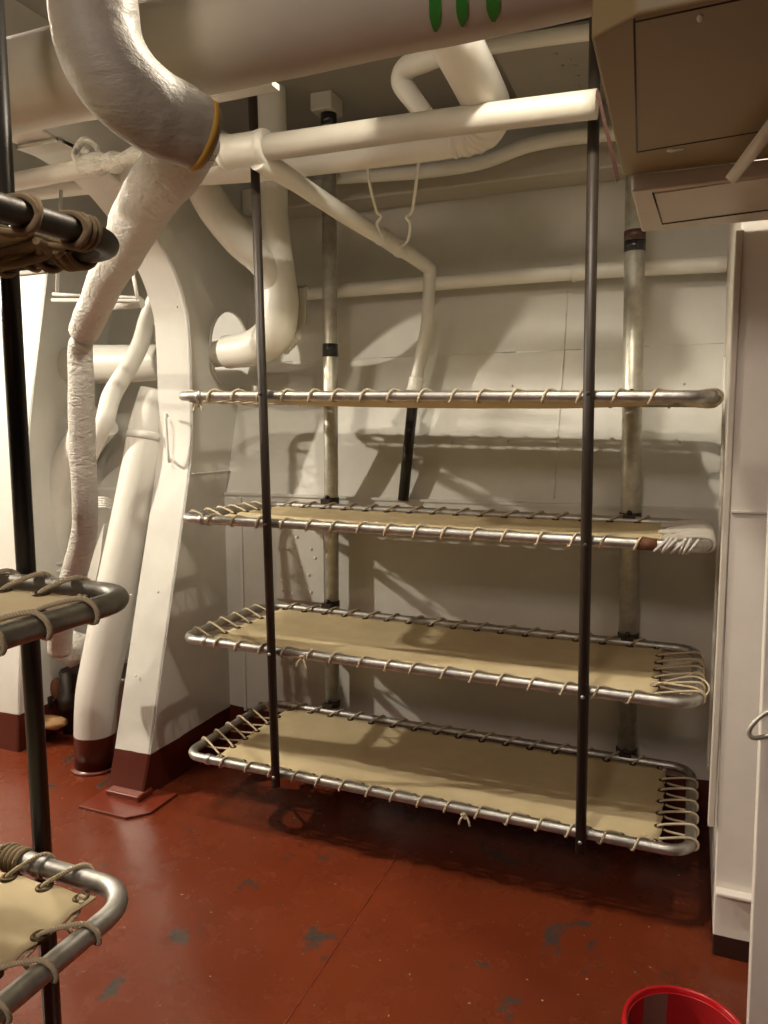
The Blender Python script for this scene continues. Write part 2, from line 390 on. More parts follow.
# ------------------------------------------------------------------ rods and poles
CEIL = 3.1
yf = FY-R-.019
def rod(top, bot, r, m, lab, zs, ydir=-1):
    a = P(top[0], top[1], yf); b_ = P(bot[0], bot[1], yf)
    d = (a-b_)/(a-b_).length; a2 = b_+d*((CEIL-b_.z)/d.z)
    root = empty('support_rod', b_)
    part(MB().cyl(b_, a2, r, 20), 'shaft', m, root)
    for z in zs:
        q = b_+d*((z-b_.z)/d.z)
        part(MB().lathe(q+Vector((0,-r-.0045,0)), [(0,0),(.004,.0005),(.0065,.0025),(.007,.006)], axis=(0,1,0), seg=14), 'bolt', M['tube'] if z < 1 else m, root)
    tag(root, lab, 'rod'); return root
rod((253,110), (276,786), .0165, M['dark'], 'thin dark vertical rod holding the left ends of the back wall bunks', (.315,.80,1.29,1.77))
rod((593.5,130), (580.5,852), .0175, M['dark'], 'thin dark vertical rod holding the right ends of the back wall bunks', (.30,.79,1.28,1.75))
# near left bar
a, b_ = P(2, 150, 1.045), P(43, 860, 1.045)
d = (a-b_).normalized(); base = b_+d*((0-b_.z)/d.z); topp = b_+d*((CEIL-b_.z)/d.z)
root = empty('support_rod', base)
part(MB().cyl(base, topp, .0175, 20), 'shaft', M['black'], root)
tag(root, 'thick black upright bar behind the near left bunks', 'rod')
# rear galvanised poles
yp = FY+W+R+.036
def pole(t, b_, r, zs, bands, lab):
    a = P(*t, yp); c = P(*b_, yp); d = (a-c).normalized()
    at = lambda z: c+d*((z-c.z)/d.z)
    root = empty('bunk_pole', at(0))
    part(MB().tube([at(0), at(CEIL)], r, 28), 'shaft', M['galv'], root)
    for z0, z1, m in bands: part(MB().tube([at(z0), at(z1)], r+.0022, 28), 'tape_band', M[m], root)
    for z in zs:
        q = at(z)
        mb = MB().tube([at(z-.016), at(z-.014), at(z+.014), at(z+.016)], [r+.001, r+.004, r+.004, r+.001], 24)
        mb.box((q.x-.024, q.y-r-.030, z-.012), (q.x+.024, q.y-r+.002, z+.012))
        mb.cyl(q+Vector((.030,-r-.012,-.01)), q+Vector((-.030,-r-.012,-.01)), .006, 12)
        mb.ball(q+Vector((0,-r-.012,.019)), .011)
        part(mb, 'clamp', M['dark'], root)
    tag(root, lab, 'pole'); return root, at
zrear = [b.location.z + s/2 for b, s in ((b1, 0), (b2, -.01), (b3, -.0104), (b4, -.0101))]
def zof(Y, y, x=330): return P(x, y, Y).z
pole((329.5,240), (332.5,690), .0335, [z+.028 for z in zrear], [(zof(yp,357), zof(yp,344), 'tape'), (zof(yp,126), zof(yp,114), 'tape')], 'galvanised round pole at the back left, behind the bunks')
pole((634.5,260), (626.5,745), .0385, [z+.01 for z in zrear], [(zof(yp,252,634), zof(yp,241,634), 'tape'), (zof(yp,240.5,634), zof(yp,231,634), 'maroon')], 'thicker galvanised pole at the back right with black and maroon bands')
# bracket on the ceiling at the top of the left pole
q = P(325, 98, 3.14)

# ------------------------------------------------------------------ the room
def struct(o): o['kind'] = 'structure'; return o
struct(MB().box((-6.0,-2.5,-.06), (2.2,4.2,0)).build('floor', M['floor']))
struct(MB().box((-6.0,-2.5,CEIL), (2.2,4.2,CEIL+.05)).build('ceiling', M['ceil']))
prof = [(3.235,0),(3.235,1.31),(3.25,1.325),(3.28,1.42),(3.40,1.85),(3.52,2.3),(3.62,2.7),(3.72,CEIL)]
# hull wall swept along x
mb = MB(); vs = []
for x in (-6.0, .7):
    vs += [(x,y,z) for y,z in prof]+[(x,y+.06,z) for y,z in prof]
n = len(prof); fs = []
for i in range(n-1):
    fs += [(i,i+1,2*n+i+1,2*n+i), (n+i,3*n+i,3*n+i+1,n+i+1)]
fs += [tuple(list(range(n))+list(range(2*n-1,n-1,-1))), tuple(list(range(2*n,3*n))+list(range(4*n-1,3*n-1,-1)))[::-1], (0,2*n,3*n,n), (n-1,2*n-1,4*n-1,3*n-1)]
struct(mb.add(vs, fs).build('wall_back', M['hull']))
struct(MB().box((-6.06,-2.5,0), (-6.0,4.2,CEIL)).build('wall_left', M['hull']))
def hully(z):
    for (ya, za), (yb, zb) in zip(prof, prof[1:]):
        if za <= z <= zb: return ya+(yb-ya)*(z-za)/(zb-za)
    return prof[-1][0]
# knuckle strip, seams on the wall
def strip(z, y0, h, d, name, m='hull', xa=-6.0, xb=.11):
    y = hully(z); return struct(MB().box((xa, y-d, z-h/2), (xb, y+.01, z+h/2)).build(name, M[m]))
strip(1.315, 0, .012, .012, 'trim_5', 'hull', -2.2)
strip(1.175, 0, .006, .006, 'trim_6', 'hull', -2.2)
# raised plate seams following the sloped plating
def hull_line(pts, w, d, name, m='hull'):
    mb = MB()
    for (x0_, z0_), (x1_, z1_) in zip(pts, pts[1:]):
        k = 8
        for i in range(k):
            za, zb = z0_+(z1_-z0_)*i/k, z0_+(z1_-z0_)*(i+1)/k; xa, xb = x0_+(x1_-x0_)*i/k, x0_+(x1_-x0_)*(i+1)/k
            mb.tube([(xa, hully(za), za), (xb, hully(zb), zb)], w, 6)
    return struct(mb.build(name, M[m]))
hull_line([(-.545, 1.34), (-.545, 2.25)], .003, 0, 'trim_7')
hull_line([(-2.19, 1.98), (.1, 1.985)], .0022, 0, 'trim_8')
# small studs on the plating
for i, (px, py) in enumerate([(512,386),(457,388),(508,441),(452,442),(684,384),(680,442),(735,100)][:6]):
    y = 3.38; q = P(px, py, y); q.y = hully(q.z); q = P(px, py, q.y)
    struct(MB().ball(q, .006, .006, .006, 10, 6).build('trim_%d' % (20+i), M['galv']))
# longitudinal member at the head of the wall
struct(MB().box((-2.19, 3.44, 2.735), (.1, 3.75, 2.86)).build('trim_9', M['duct'], bev=.01))
# right partition
def quad_box(a, b_, c, d, z0, z1, name, m, dx=0):
    # footprint corners at z0, shifted dx at the top
    v = [(x, y, z0) for x, y in (a, b_, c, d)]+[(x+dx, y, z1) for x, y in (a, b_, c, d)]
    return struct(MB().add(v, [(3,2,1,0),(4,5,6,7),(0,1,5,4),(1,2,6,5),(2,3,7,6),(3,0,4,7)]).build(name, M[m], bev=.004))
quad_box((.118,2.42),(1.2,2.42),(1.2,3.68),(.118,3.68), 0, CEIL, 'wall_right', 'beige', -.024)
struct(MB().box((.088,2.415,.42), (.108,2.455,2.2)).build('trim_2', M['fixture'], bev=.004))
struct(MB().box((.118,2.385,.218), (.4,2.421,.230)).build('trim_3', M['beige'], bev=.004))
struct(MB().box((.112,2.412,1.395), (.4,2.421,1.403)).build('trim_4', M['white'], bev=.002))
struct(MB().tube(spline([(.095,3.1,1.9),(.096,2.9,1.5),(.098,2.9,.5),(.098,2.88,.42)],6), .006, 8).build('trim_10', M['white']))
# near partition edge at the right border
quad_box((.178,1.86),(1.2,1.86),(1.2,1.90),(.178,1.90), 0, CEIL, 'wall_near', 'beige', -.036)
# floor seam
s0, s1 = Vector((-.995,2.533,.0)), Vector((-.975,.4,.0))
struct(MB().tube([s0+(s1-s0)*i/40+Vector((.002*noise.noise(Vector((i*.7,0,0))),0,-.0015)) for i in range(41)], .0035, 6).build('trim_11', M['redpaint']))

# hull frames (web + curved flange)
ep = [(2.53,0),(2.60,.19),(2.79,.858),(2.956,1.449),(2.99,1.75),(2.99,2.102),(2.959,2.234),(2.893,2.357),(2.795,2.466),(2.70,2.56),(2.52,2.655),(2.24,2.70),(1.9,2.71),(-2.5,2.71)]
def curve_plate(loops, name, m, x, th, parent, off):
    cu = bpy.data.curves.new('c', 'CURVE'); cu.dimensions = '2D'; cu.fill_mode = 'BOTH'; cu.extrude = th/2
    for lp in loops:
        sp = cu.splines.new('POLY'); sp.points.add(len(lp)-1); sp.use_cyclic_u = True
        for p, (a, b_) in zip(sp.points, lp): p.co = (a, b_, 0, 1)
    t = bpy.data.objects.new('t', cu); col.objects.link(t); dg = bpy.context.evaluated_depsgraph_get()
    me = bpy.data.meshes.new_from_object(t.evaluated_get(dg)); bpy.data.objects.remove(t)
    for v in me.vertices: v.co = Vector((x+v.co.z, v.co.x, v.co.y))-off
    me.materials.clear(); me.materials.append(m); me.name = name
    o = bpy.data.objects.new(name, me); col.objects.link(o); o.parent = parent; return o
sm_ep = [(p.y, p.z) for p in spline([(0, y, z) for y, z in ep], 10)]
holec = PX(229, 349, -2.2); h1 = PX(210, 349, -2.2); h2 = PX(250, 349, -2.2); ht = PX(229, 311, -2.2); hb = PX(229, 391, -2.2)
HY, HZ = (h1.y+h2.y)/2, (ht.z+hb.z)/2; HRY, HRZ = abs(h2.y-h1.y)/2, abs(ht.z-hb.z)/2
def web(X, name, hole, fw_=.2, sm_ep=sm_ep):
    root = empty(name, (X, 2.53, 0)); off = Vector(root.location)
    outer = sm_ep+[(-2.5, CEIL), (hully(CEIL)+.01, CEIL)]+[(y+.01, z) for y, z in prof[::-1]]
    loops = [outer]
    if hole: loops.append([(HY+HRY*math.cos(t), HZ+HRZ*math.sin(t)) for t in [2*math.pi*k/40 for k in range(40)]])
    curve_plate(loops, 'web_plate', M['white_low'], X-.007, .012, root, off)
    mb = MB(); vs = []
    for (y, z), (y2, z2) in zip(sm_ep, sm_ep[1:]+[(-2.6, 2.71)]):
        t = Vector((0, y2-y, z2-z)).normalized(); nrm = Vector((0, t.z, -t.y)) * 1.0
        if nrm.y < 0 and z < 2: nrm = -nrm
        nrm = Vector((0, t.z, -t.y))
        for dx in (-fw_, 0):
            vs += [Vector((X+dx, y, z)), Vector((X+dx, y, z))+nrm*.014]
    n = len(sm_ep); fs = []
    for i in range(n-1):
        a = i*4; b2_ = a+4
        fs += [(a, a+2, b2_+2, b2_), (a+1, b2_+1, b2_+3, a+3), (a, b2_, b2_+1, a+1), (a+2, a+3, b2_+3, b2_+2)]
    fs += [(0,1,3,2), (4*n-4,4*n-2,4*n-1,4*n-3)]
    o = part(mb.add(vs, fs, False), 'flange', M['white_low'], root)
    return struct(root)
w1 = web(-2.2, 'trim_1', True)
part(MB().prism([(-2.42,2.385,.0),(-2.16,2.385,.0),(-2.09,2.46,.0),(-2.09,2.64,.0),(-2.42,2.64,.0)], (0,0,.012)), 'foot_plate', M['redpaint'], w1, .004)
part(MB().prism([(-2.375,2.50,.01),(-2.19,2.50,.01),(-2.19,2.60,.01),(-2.375,2.60,.01)], (0,0,.03)), 'foot_plate', M['redpaint'], w1, .008)
part(MB().box((-2.2,2.965,1.425),(-2.188,3.28,1.433)), 'stiffener', M['white'], w1, .003)
part(MB().box((-2.11,3.222,.0),(-2.095,3.24,1.3)), 'corner_post', M['white_low'], w1, .004)
# ring round the hole and the little grab bar on the flange
part(MB().tube([(-2.199, HY+HRY*math.cos(t), HZ+HRZ*math.sin(t)) for t in [2*math.pi*k/40 for k in range(40)]], .007, 8, closed=True), 'hole_rim', M['white'], w1)
g1 = P(167, 416, 2.925); g2 = P(170, 460, 2.925); 
part(MB().tube(spline([g1+Vector((-.02,.03,0)), g1+Vector((0,-.01,0)), g1.lerp(g2,.5)+Vector((0,-.012,0)), g2+Vector((0,-.01,0)), g2+Vector((-.02,.03,0))],5), .007, 8), 'grab_bar', M['white'], w1)
for px, py in ((169,262),(177,307),(186,495),(131,595),(158,592),(136,676)):
    q = PX(px, py, -2.26)
    part(MB().ball(PX(px, py, -2.2-(.03 if px > 140 else .13)), .006, .006, .006, 8, 6), 'bolt', M['pipe'], w1)
e2 = [PX(a_, b__, -3.13) for a_, b__ in ((18,735),(20,690),(23,600),(26,500),(30,430),(36,370),(42,320),(48,268))]
e2 = [(p.y, max(p.z, 0)) for p in e2]; e2[0] = (e2[0][0], 0)
e2 += [(e2[-1][0]-.03, 2.45),(e2[-1][0]-.16, 2.6),(e2[-1][0]-.4, 2.69),(1.9,2.71),(-2.5,2.71)]
w2 = web(-3.13, 'trim_12', False, .45, [(p.y, p.z) for p in spline([(0, y, z) for y, z in e2], 10)])

# ------------------------------------------------------------------ pipes
def pipe(pts, name, m, lab, cat='pipe', per=8, seg=24, wob=0, group=None):
    c, r = pipe_px(pts, per=per)
    root = empty(name, c[0]) ; body = part(MB().tube(c, r, seg, wob=wob), 'body', m, root)
    tag(root, lab, cat, group); return root, c, r
def collar(root, a, b_, r, m, name='collar', seg=28, lip=.2):
    a = Vector(a); b_ = Vector(b_); d = b_-a
    return part(MB().tube([a, a+d*lip*.4, a+d*lip, b_-d*lip, b_-d*lip*.4, b_], [r*.97, r*1.08, r, r, r*1.08, r*.97], seg), name, m, root)
# big duct across the top
dl, dr_ = P(12, 88, 1.3), P(640, -62, 1.3)
dd = (dr_-dl).normalized(); d0 = dl-dd*1.7; d1 = dr_+dd*.5; DR = .089
root = empty('overhead_duct', d0)
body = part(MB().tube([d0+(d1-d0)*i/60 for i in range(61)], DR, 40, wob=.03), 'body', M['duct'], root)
tag(root, 'large round beige duct crossing the top of the room with green paint drips', 'duct')
# green drips: thin patches hugging the duct
def drip(px0, px1, ylen):
    mb = MB(); vs = []; 
    c = P((px0+px1)/2, 10, 1.3); t = (c-d0).dot(dd); 
    wx = (px1-px0)*dep(c)/F; k = 14
    # angle where the duct faces the camera at py
    rows = 10
    for i in range(rows+1):
        py = -22+(ylen+22)*i/rows
        w_ = wx*(1-.0*i/rows) if i < rows-2 else wx*(.85, .6, .25)[i-rows+2]
        for j in range(5):
            # intersect ray with cylinder
            px = (px0+px1)/2 + (j/4-.5)*w_*F/dep(c) + (-.6+1.2*i/rows)
            D = ray(px, py); o_ = EYE-d0; A = D-dd*D.dot(dd); B = o_-dd*o_.dot(dd)
            aa = A.dot(A); bb = 2*A.dot(B); cc = B.dot(B)-(DR*1.022)**2; disc = bb*bb-4*aa*cc
            tt = (-bb-math.sqrt(max(disc, 0)))/(2*aa); vs.append(EYE+D*tt)
    fs = [(i*5+j, i*5+j+1, (i+1)*5+j+1, (i+1)*5+j) for i in range(rows) for j in range(4)]
    part(mb.add(vs, fs, True), 'green_drip', M['green'], root)
drip(429, 441, 32); drip(456, 468, 27); drip(486, 500, 22)
a = P(197, 100, 1.42); b_ = P(272, 85, 1.42)
part(MB().prism([a, b_, b_+Vector((0,.03,0)), a+Vector((0,.03,0))], (0,0,.012)), 'ledge_strip', M['white'], root)

# big lagged pipe in front of the duct
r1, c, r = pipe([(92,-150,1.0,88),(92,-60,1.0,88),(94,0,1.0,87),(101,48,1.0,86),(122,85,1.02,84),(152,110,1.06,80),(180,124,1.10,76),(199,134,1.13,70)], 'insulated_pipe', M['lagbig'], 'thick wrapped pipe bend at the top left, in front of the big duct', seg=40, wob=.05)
e = c[-1]; t = (c[-1]-c[-2]).normalized()
part(MB().tube([e-t*.004, e+t*.008], [r[-1]*1.02, r[-1]*1.0], 40, wob=.05), 'exposed_insulation', M['yellow'], r1)
part(MB().tube([e+t*.006, e+t*.014], [r[-1]*.96, r[-1]*.92], 40, wob=.04), 'end_cap', M['lagbig'], r1)
# descending lagged pipe
r2, c, r = pipe([(194,135,1.22,56),(174,165,1.27,58),(143,208,1.45,52),(121,254,1.72,41),(106,280,1.86,35),(97,302,1.98,32),(88,322,2.06,31),(84,332,2.09,29),(83,338,2.10,20),(83,341,2.10,10)], 'insulated_pipe', M['lag'], 'white wrapped pipe slanting down from the bend into the recess at the left', seg=32, wob=.05)
c2_, rr2 = pipe_px([(81,336,2.10,14),(81,342,2.11,22),(80,352,2.13,24),(81,380,2.15,25),(82,440,2.2,26),(85,500,2.25,25),(84,535,2.3,25),(74,575,2.34,25),(62,610,2.38,25),(60,650,2.45,24)])
part(MB().tube(c2_, rr2, 28, wob=.05), 'lower_run', M['lag2'], r2)
q = P(96, 303, 1.99); tt = (P(84,333,2.1)-P(110,275,1.84)).normalized()
part(MB().tube([q-tt*.004, q+tt*.004], [.0475, .047], 32), 'yellow_band', M['yellow'], r2)
# front overhead pipe with tee
PY = 2.3
r3, c, r = pipe([(-40,193,PY,17),(8,183,PY,17),(76,170,PY,18),(84,168,PY,19)], 'overhead_pipe', M['pipe'], 'thin white pipe with a tangled fitting, upper left, below the big duct')
mb = MB(); q = P(86, 153, PY)
ring = [q+rt*(.045*math.cos(t_))+up*(.045*math.sin(t_))+fw*(.01*math.sin(3*t_)) for t_ in [2*math.pi*k/20 for k in range(20)]]
mb.tube(ring, .012, 10, closed=True); mb.ball(q, .02, .02, .02, wob=.3); part(mb, 'valve_wheel', M['lag2'], r3)
mb = MB(); sp, rr_ = pipe_px([(84,168,PY,19),(98,164,PY,22),(106,163,PY,15),(116,162,PY,21),(124,160,PY,13),(136,155,PY,16),(150,152,PY,18)]); part(mb.tube(sp, rr_, 18, wob=.15), 'wrapped_joint', M['lag2'], r3)
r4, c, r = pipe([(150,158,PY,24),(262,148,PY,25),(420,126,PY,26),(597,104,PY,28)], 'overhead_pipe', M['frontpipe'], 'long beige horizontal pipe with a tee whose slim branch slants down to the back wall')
a, b_ = P(226,152,PY), P(264,147,PY)
collar(r4, a, b_, .052, M['pipe'], 'tee_fitting')
for p_ in (a, b_): part(MB().tube([p_+(b_-a)*t for t in (-.1,0,.1)], [.054,.058,.054], 28), 'tee_lip', M['pipe'], r4)
c5_, rr5 = pipe_px([(258,158,PY,24),(300,185,2.5,18),(350,218,2.8,17),(400,248,3.15,15),(430,268,3.38,14)])
part(MB().tube(c5_, rr5, 24), 'branch', M['pipe'], r4); r5 = r4
q1, q2 = P(380,235,3.0), P(402,250,3.17)
collar(r5, q1, q2, .036, M['lag2'], 'coupling')
# back overhead pipe with fluted elbow
r6, c, r = pipe([(-40,207,2.6,20),(10,193,2.6,21),(120,178,2.6,24),(250,166,2.6,30),(380,150,2.6,32),(455,139,2.6,34),(482,130,2.58,38),(489,112,2.45,44),(478,85,2.3,47),(455,40,2.1,50),(430,-10,1.95,52)], 'overhead_pipe', M['pipe'], 'large white pipe with a fluted elbow rising up behind the duct', seg=32)
mb = MB(); cc, rr_ = pipe_px([(452,140,2.6,34),(470,136,2.6,36),(483,129,2.57,38),(489,116,2.47,43)], per=5)
for i in range(0, 14, 3): mb.tube([cc[i], cc[i+1], cc[i+2]], [rr_[i]*1.0, rr_[i]*1.07, rr_[i]*1.0], 28)
part(mb, 'fluted_elbow', M['pipe'], r6)
pipe([(445,52,2.3,22),(425,60,2.35,22),(407,68,2.4,22),(402,82,2.42,22),(412,98,2.42,20),(426,116,2.42,18)], 'bent_pipe', M['pipe'], 'short white hooked pipe left of the large rising pipe')
pipe([(470,50,2.75,15),(530,40,2.75,15),(640,26,2.75,15)], 'ceiling_pipe', M['pipe'], 'thin pipe close under the ceiling, right of the rising pipe')
# pipes along the wall
r7, c, r = pipe([(299,294,3.40,13),(440,283,3.40,14),(580,272,3.40,15),(727,264,3.40,16)], 'wall_pipe', M['pipe'], 'straight white pipe running level across the back wall')
collar(r7, P(572,273,3.4), P(588,271,3.4), .037, M['pipe'])
collar(r7, P(299,294,3.4), P(306,293,3.4), .04, M['galv'], 'end_fitting')
pipe([(335,178,3.3,12),(420,172,3.3,13),(480,163,3.3,13),(530,145,3.3,14),(590,135,3.3,15),(640,132,3.3,15)], 'wavy_pipe', M['pipe'], 'wavy cream pipe along the head of the back wall')
c8_, rr8 = pipe_px([(430,268,3.38,13),(429,290,3.36,12),(426,330,3.33,12),(419,365,3.30,12),(415,390,3.28,12)])
part(MB().tube(c8_, rr8, 20), 'drop', M['pipe'], r4); r8 = r4
collar(r8, P(417,378,3.29), P(414,392,3.28), .034, M['pipe'], 'coupling')
part(MB().cyl(P(413,400,3.275), P(403,501,3.21), .0245, 20), 'black_sleeve', M['black'], r8)
part(MB().cyl(P(415,385,3.28), P(412,412,3.27), .022, 20), 'drop_end', M['galv'], r8)
for i, pts in enumerate([[(367,160,2.62),(369,180,2.7),(376,210,2.8),(381,216,2.82),(377,224,2.84),(382,236,2.95)], [(420,150,2.62),(414,200,2.8),(411,213,2.85),(406,217,2.86),(410,224,2.9),(408,240,2.95),(401,246,3.1),(392,250,3.1)]]):
    o = MB().tube(spline([P(*q) for q in pts], 5), .006, 8); o = o.build('pipe_hanger', M['white'], None, 0, P(*pts[0]))
    tag(o, ['thin bent white wire hanger, left of the pair on the slanting pipe', 'thin bent white wire hanger, right of the pair on the slanting pipe'][i], 'hanger', 'wire hangers of the slanting pipe')
# big elbow pipe into the frame hole
hy = HY-.02
def YX(px, py, X, w): q = PX(px, py, X); return (q, w)
c5 = [P(270,60,3.0), P(272,150,3.0), P(273,220,3.0), P(278,275,3.02), P(280,305,3.03), P(274,333,3.05), P(256,347,3.08), P(236,351,3.11), P(228,352,3.12)]
w5 = [30,30,31,35,38,40,36,33,33]
sp, rr_ = spline(c5, 8, [w/2*dep(q)/F for w, q in zip(w5, c5)])
root = empty('elbow_pipe', c5[-1]); part(MB().tube(sp, rr_, 32), 'body', M['pipe'], root)
q = P(279,296,3.03); part(MB().tube([P(277.5,290,3.03), q, P(279.5,301,3.03)], [.073,.079,.077], 32), 'joint_ring', M['pipe'], root)
q = P(238,351,3.11); part(MB().tube([P(246,350,3.1), P(243,350,3.1), P(236,351,3.11), P(233,351,3.11)], [.07,.078,.078,.07], 32), 'joint_ring', M['pipe'], root)
part(MB().cyl(P(236,351,3.115), P(205,356,3.26), .064, 32), 'stub', M['duct'], root)
mb = MB(); mb.prism([P(297,288,3.1), P(305,288,3.1), P(305,325,3.1), P(297,330,3.1)], (0,.02,0)); 
for k in range(5): mb.ball(P(296-3*k+2, 335+4*k*.8+2, 3.1), .018, .02, .022, 10, 8, wob=.3)
part(mb, 'bracket', M['duct'], root)
tag(root, 'large white pipe with an elbow turning into the hole in the hull frame', 'pipe')
cv_, rv_ = pipe_px([(186,140,2.75,33),(200,180,2.8,34),(216,210,2.85,35),(240,240,2.9,34),(262,262,2.95,30),(276,290,3.0,22)])
part(MB().tube(cv_, rv_, 28), 'curved_branch', M['pipe'], root)

# recess pipes on the left
foot = Vector((-2.56, 2.70, 0))
tp = P(145, 425, 2.98)
root = empty('standing_pipe', foot)
cs_, rs_ = pipe_px([(95,740,2.74,40),(97,695,2.75,41),(104,655,2.78,41),(117,590,2.84,41),(132,520,2.92,41),(143,462,2.98,40),(149,425,3.02,38),(156,390,3.05,30)])
foot = Vector((cs_[0].x, cs_[0].y, 0)); root.location = foot
part(MB().tube([foot]+cs_, [rs_[0]]+rs_, 32), 'body', M['pole_red'], root); tp = cs_[0]
part(MB().tube([foot+Vector((0,0,.0)), foot+Vector((0,0,.012)), foot+(tp-foot)*.02], [rs_[0]+.022,rs_[0]+.022,rs_[0]+.002], 32), 'base_ring', M['redpaint'], root)
cq = P(147, 437, 3.0); dq = (P(149,425,3.02)-P(143,462,2.98)).normalized()
part(MB().tube([cq-dq*.02, cq-dq*.012, cq+dq*.012, cq+dq*.02], [.088,.098,.098,.088], 32), 'collar', M['white'], root)
tag(root, 'stout white pipe leaning beside the hull frame with a dark red foot', 'pipe')
pipe([(158,290,3.06,14),(147,318,3.05,15),(140,345,3.0,17),(128,368,2.95,18),(112,395,2.9,19),(105,420,2.85,18),(98,440,2.85,14),(90,460,2.85,12)], 'slim_pipe', M['pipe'], 'slim white pipe curving down the recess beside the hull frame')
pipe([(46,366,3.2,38),(70,366,3.2,38),(88,366,3.2,38)], 'side_pipe', M['pipe'], 'wide white level pipe behind the wrapped upright pipe, left piece')
r9, c, r = pipe([(97,364,3.16,38),(120,364,3.16,38),(165,362,3.16,34)], 'side_pipe', M['pipe'], 'wide white level pipe behind the slim curving pipe, right piece')
part(MB().tube([P(96,364,3.15),P(102,364,3.15)],[.088,.092],32),'flange', M['duct'], r9)
rb_, c, r = pipe([(100,420,3.12,40),(82,445,3.12,38),(64,480,3.10,36),(54,530,3.08,32),(52,560,3.07,30)], 'large_bent_pipe', M['pipe'], 'broad white bent pipe low in the left recess', seg=28)
mb = MB()
for k in range(3): mb.ball(P(54, 562+8*k, 3.06), .075, .075, .022, 24, 8, wob=.2, fr=30)
part(mb, 'foot_flange', M['lag2'], rb_)
tag(MB().prism([P(104,524,3.0), P(84,580,3.0), P(96,580,3.0), P(100,560,3.0)], (0,.03,0)).build('gusset_plate', M['white'], None, 0, P(95,560,3.0)), 'small white triangular plate behind the wrapped pipe', 'plate')
# cable bundles
mb = MB()
for k in range(5): mb.tube(spline([P(93, 498+k*2.4, 3.0), P(104, 498+k*2.2, 3.0), P(112, 501+k*2, 3.05), P(118, 503+k*2, 3.1)], 4), .007, 8)
tag(mb.build('cable_bundle', M['white'], None, 0, P(105,502,3.0)), 'short bundle of white cables behind the wrapped upright pipe', 'cables')
# square wire bracket around the descending pipe
mb = MB()
for pts in ([(61,190,2.55),(57,292,2.55)], [(53,294,2.55),(84,296,2.55)], [(52,300,2.5),(140,301,2.5)], [(138,301,2.5),(131,262,2.5)], [(84,296,2.55),(140,298,2.55)]):
    mb.tube([P(*q) for q in pts], .0075, 8)
mb.tube([P(112,305,2.6),P(142,303,2.6)], .02, 10)
tag(mb.build('pipe_bracket', M['white'], None, 0, P(57,294,2.55)), 'thin white rectangular bracket around the slanting wrapped pipe', 'bracket')
# diagonal stiffeners above
for i, (pts, w_, lab) in enumerate([([(20,128,2.55),(70,118,2.6)], .03, ''), ]): pass
# wrapped valve and rusty machinery low in the recess
root = empty('wrapped_valve', P(75, 670, 2.78))
mb = MB(); mb.ball(P(74,648,2.95), .09, .08, .088, 28, 20, wob=.25, fr=22)
part(mb, 'body', M['lag2'], root)
part(MB().tube(spline([P(85,655,2.97), P(105,658,2.98), P(128,652,3.0)], 5), .05, 18, wob=.1), 'neck', M['lag2'], root)
tag(root, 'lumpy white wrapped valve low in the recess left of the leaning pipe', 'valve')
root = empty('machinery_base', P(60, 735, 2.95))
mb = MB(); mb.box((-3.12, 2.98, 0), (-2.66, 3.23, .36)); part(mb, 'block', M['maroon'], root, .02)
for px in (44, 66):
    mb = MB(); q = P(px, 690, 2.93); mb.tube([q+Vector((0,0,-.10)), q+Vector((0,0,-.03)), q+Vector((0,0,-.02)), q+Vector((0,0,.1))], [.045,.045,.03,.03], 16, wob=.1); part(mb, 'bolt_stud', M['dark'], root)
mb = MB(); mb.ball(P(57,688,2.96), .035, .03, .06, 14, 10, wob=.2); part(mb, 'rust_scale', M['rust'], root)
tag(root, 'dark rusty brown machinery base on the floor of the left recess', 'machinery')
tag(MB().ball(P(52,722,2.86), .10, .05, .035, 18, 10, wob=.25).build('caulk_mound', M['caulk'], None, 0, P(52,722,2.86)), 'low tan mound of caulk on the floor before the rusty machinery', 'mound')

# rivet plate low on the wall
a, b_ = P(276, 528, 3.228), P(325, 603, 3.228)
root = empty('riveted_plate', (a.x, 3.235, b_.z))
part(MB().box((a.x, 3.222, b_.z), (b_.x, 3.235, a.z)), 'plate', M['white'], root, .003)
for px, py in ((297,537),(293,549),(311,549),(286,548),(315,558),(300,566),(295,560),(281,581),(283,590),(299,582),(300,590),(311,592),(291,593),(309,575)):
    part(MB().ball(P(px, py, 3.221), .008, .004, .008, 14, 8), 'rivet', M['pipe'], root)
tag(root, 'small white plate dotted with rivets on the wall behind the bunks', 'plate')
# ceiling plate with rivets and beam above right
root = empty('ceiling_plate', P(510, 60, 2.9))
a, b_ = P(500,120,2.9), P(640,45,2.9)
part(MB().box((a.x, 2.75, 2.97), (b_.x, 3.35, 3.0)), 'plate', M['ceil'], root, .004)
for px, py in ((556,54),(570,60),(575,66),(578,76),(577,86),(562,66)):
    d_ = ray(px, py); q = EYE+d_*((2.968-CH)/d_.z)
    part(MB().ball(q, .008, .008, .005, 10, 6), 'rivet', M['ceil'], root)
tag(root, 'riveted grey plate under the ceiling beside the olive box', 'plate')
# bracket on top of the rear left pole
q = P(327, 100, 3.16)
tag(MB().box((q.x-.055, 3.1, q.z-.06), (q.x+.05, 3.22, CEIL)).build('pole_socket', M['frontpipe'], None, .008, q), 'white square socket holding the back left pole at the ceiling', 'socket')

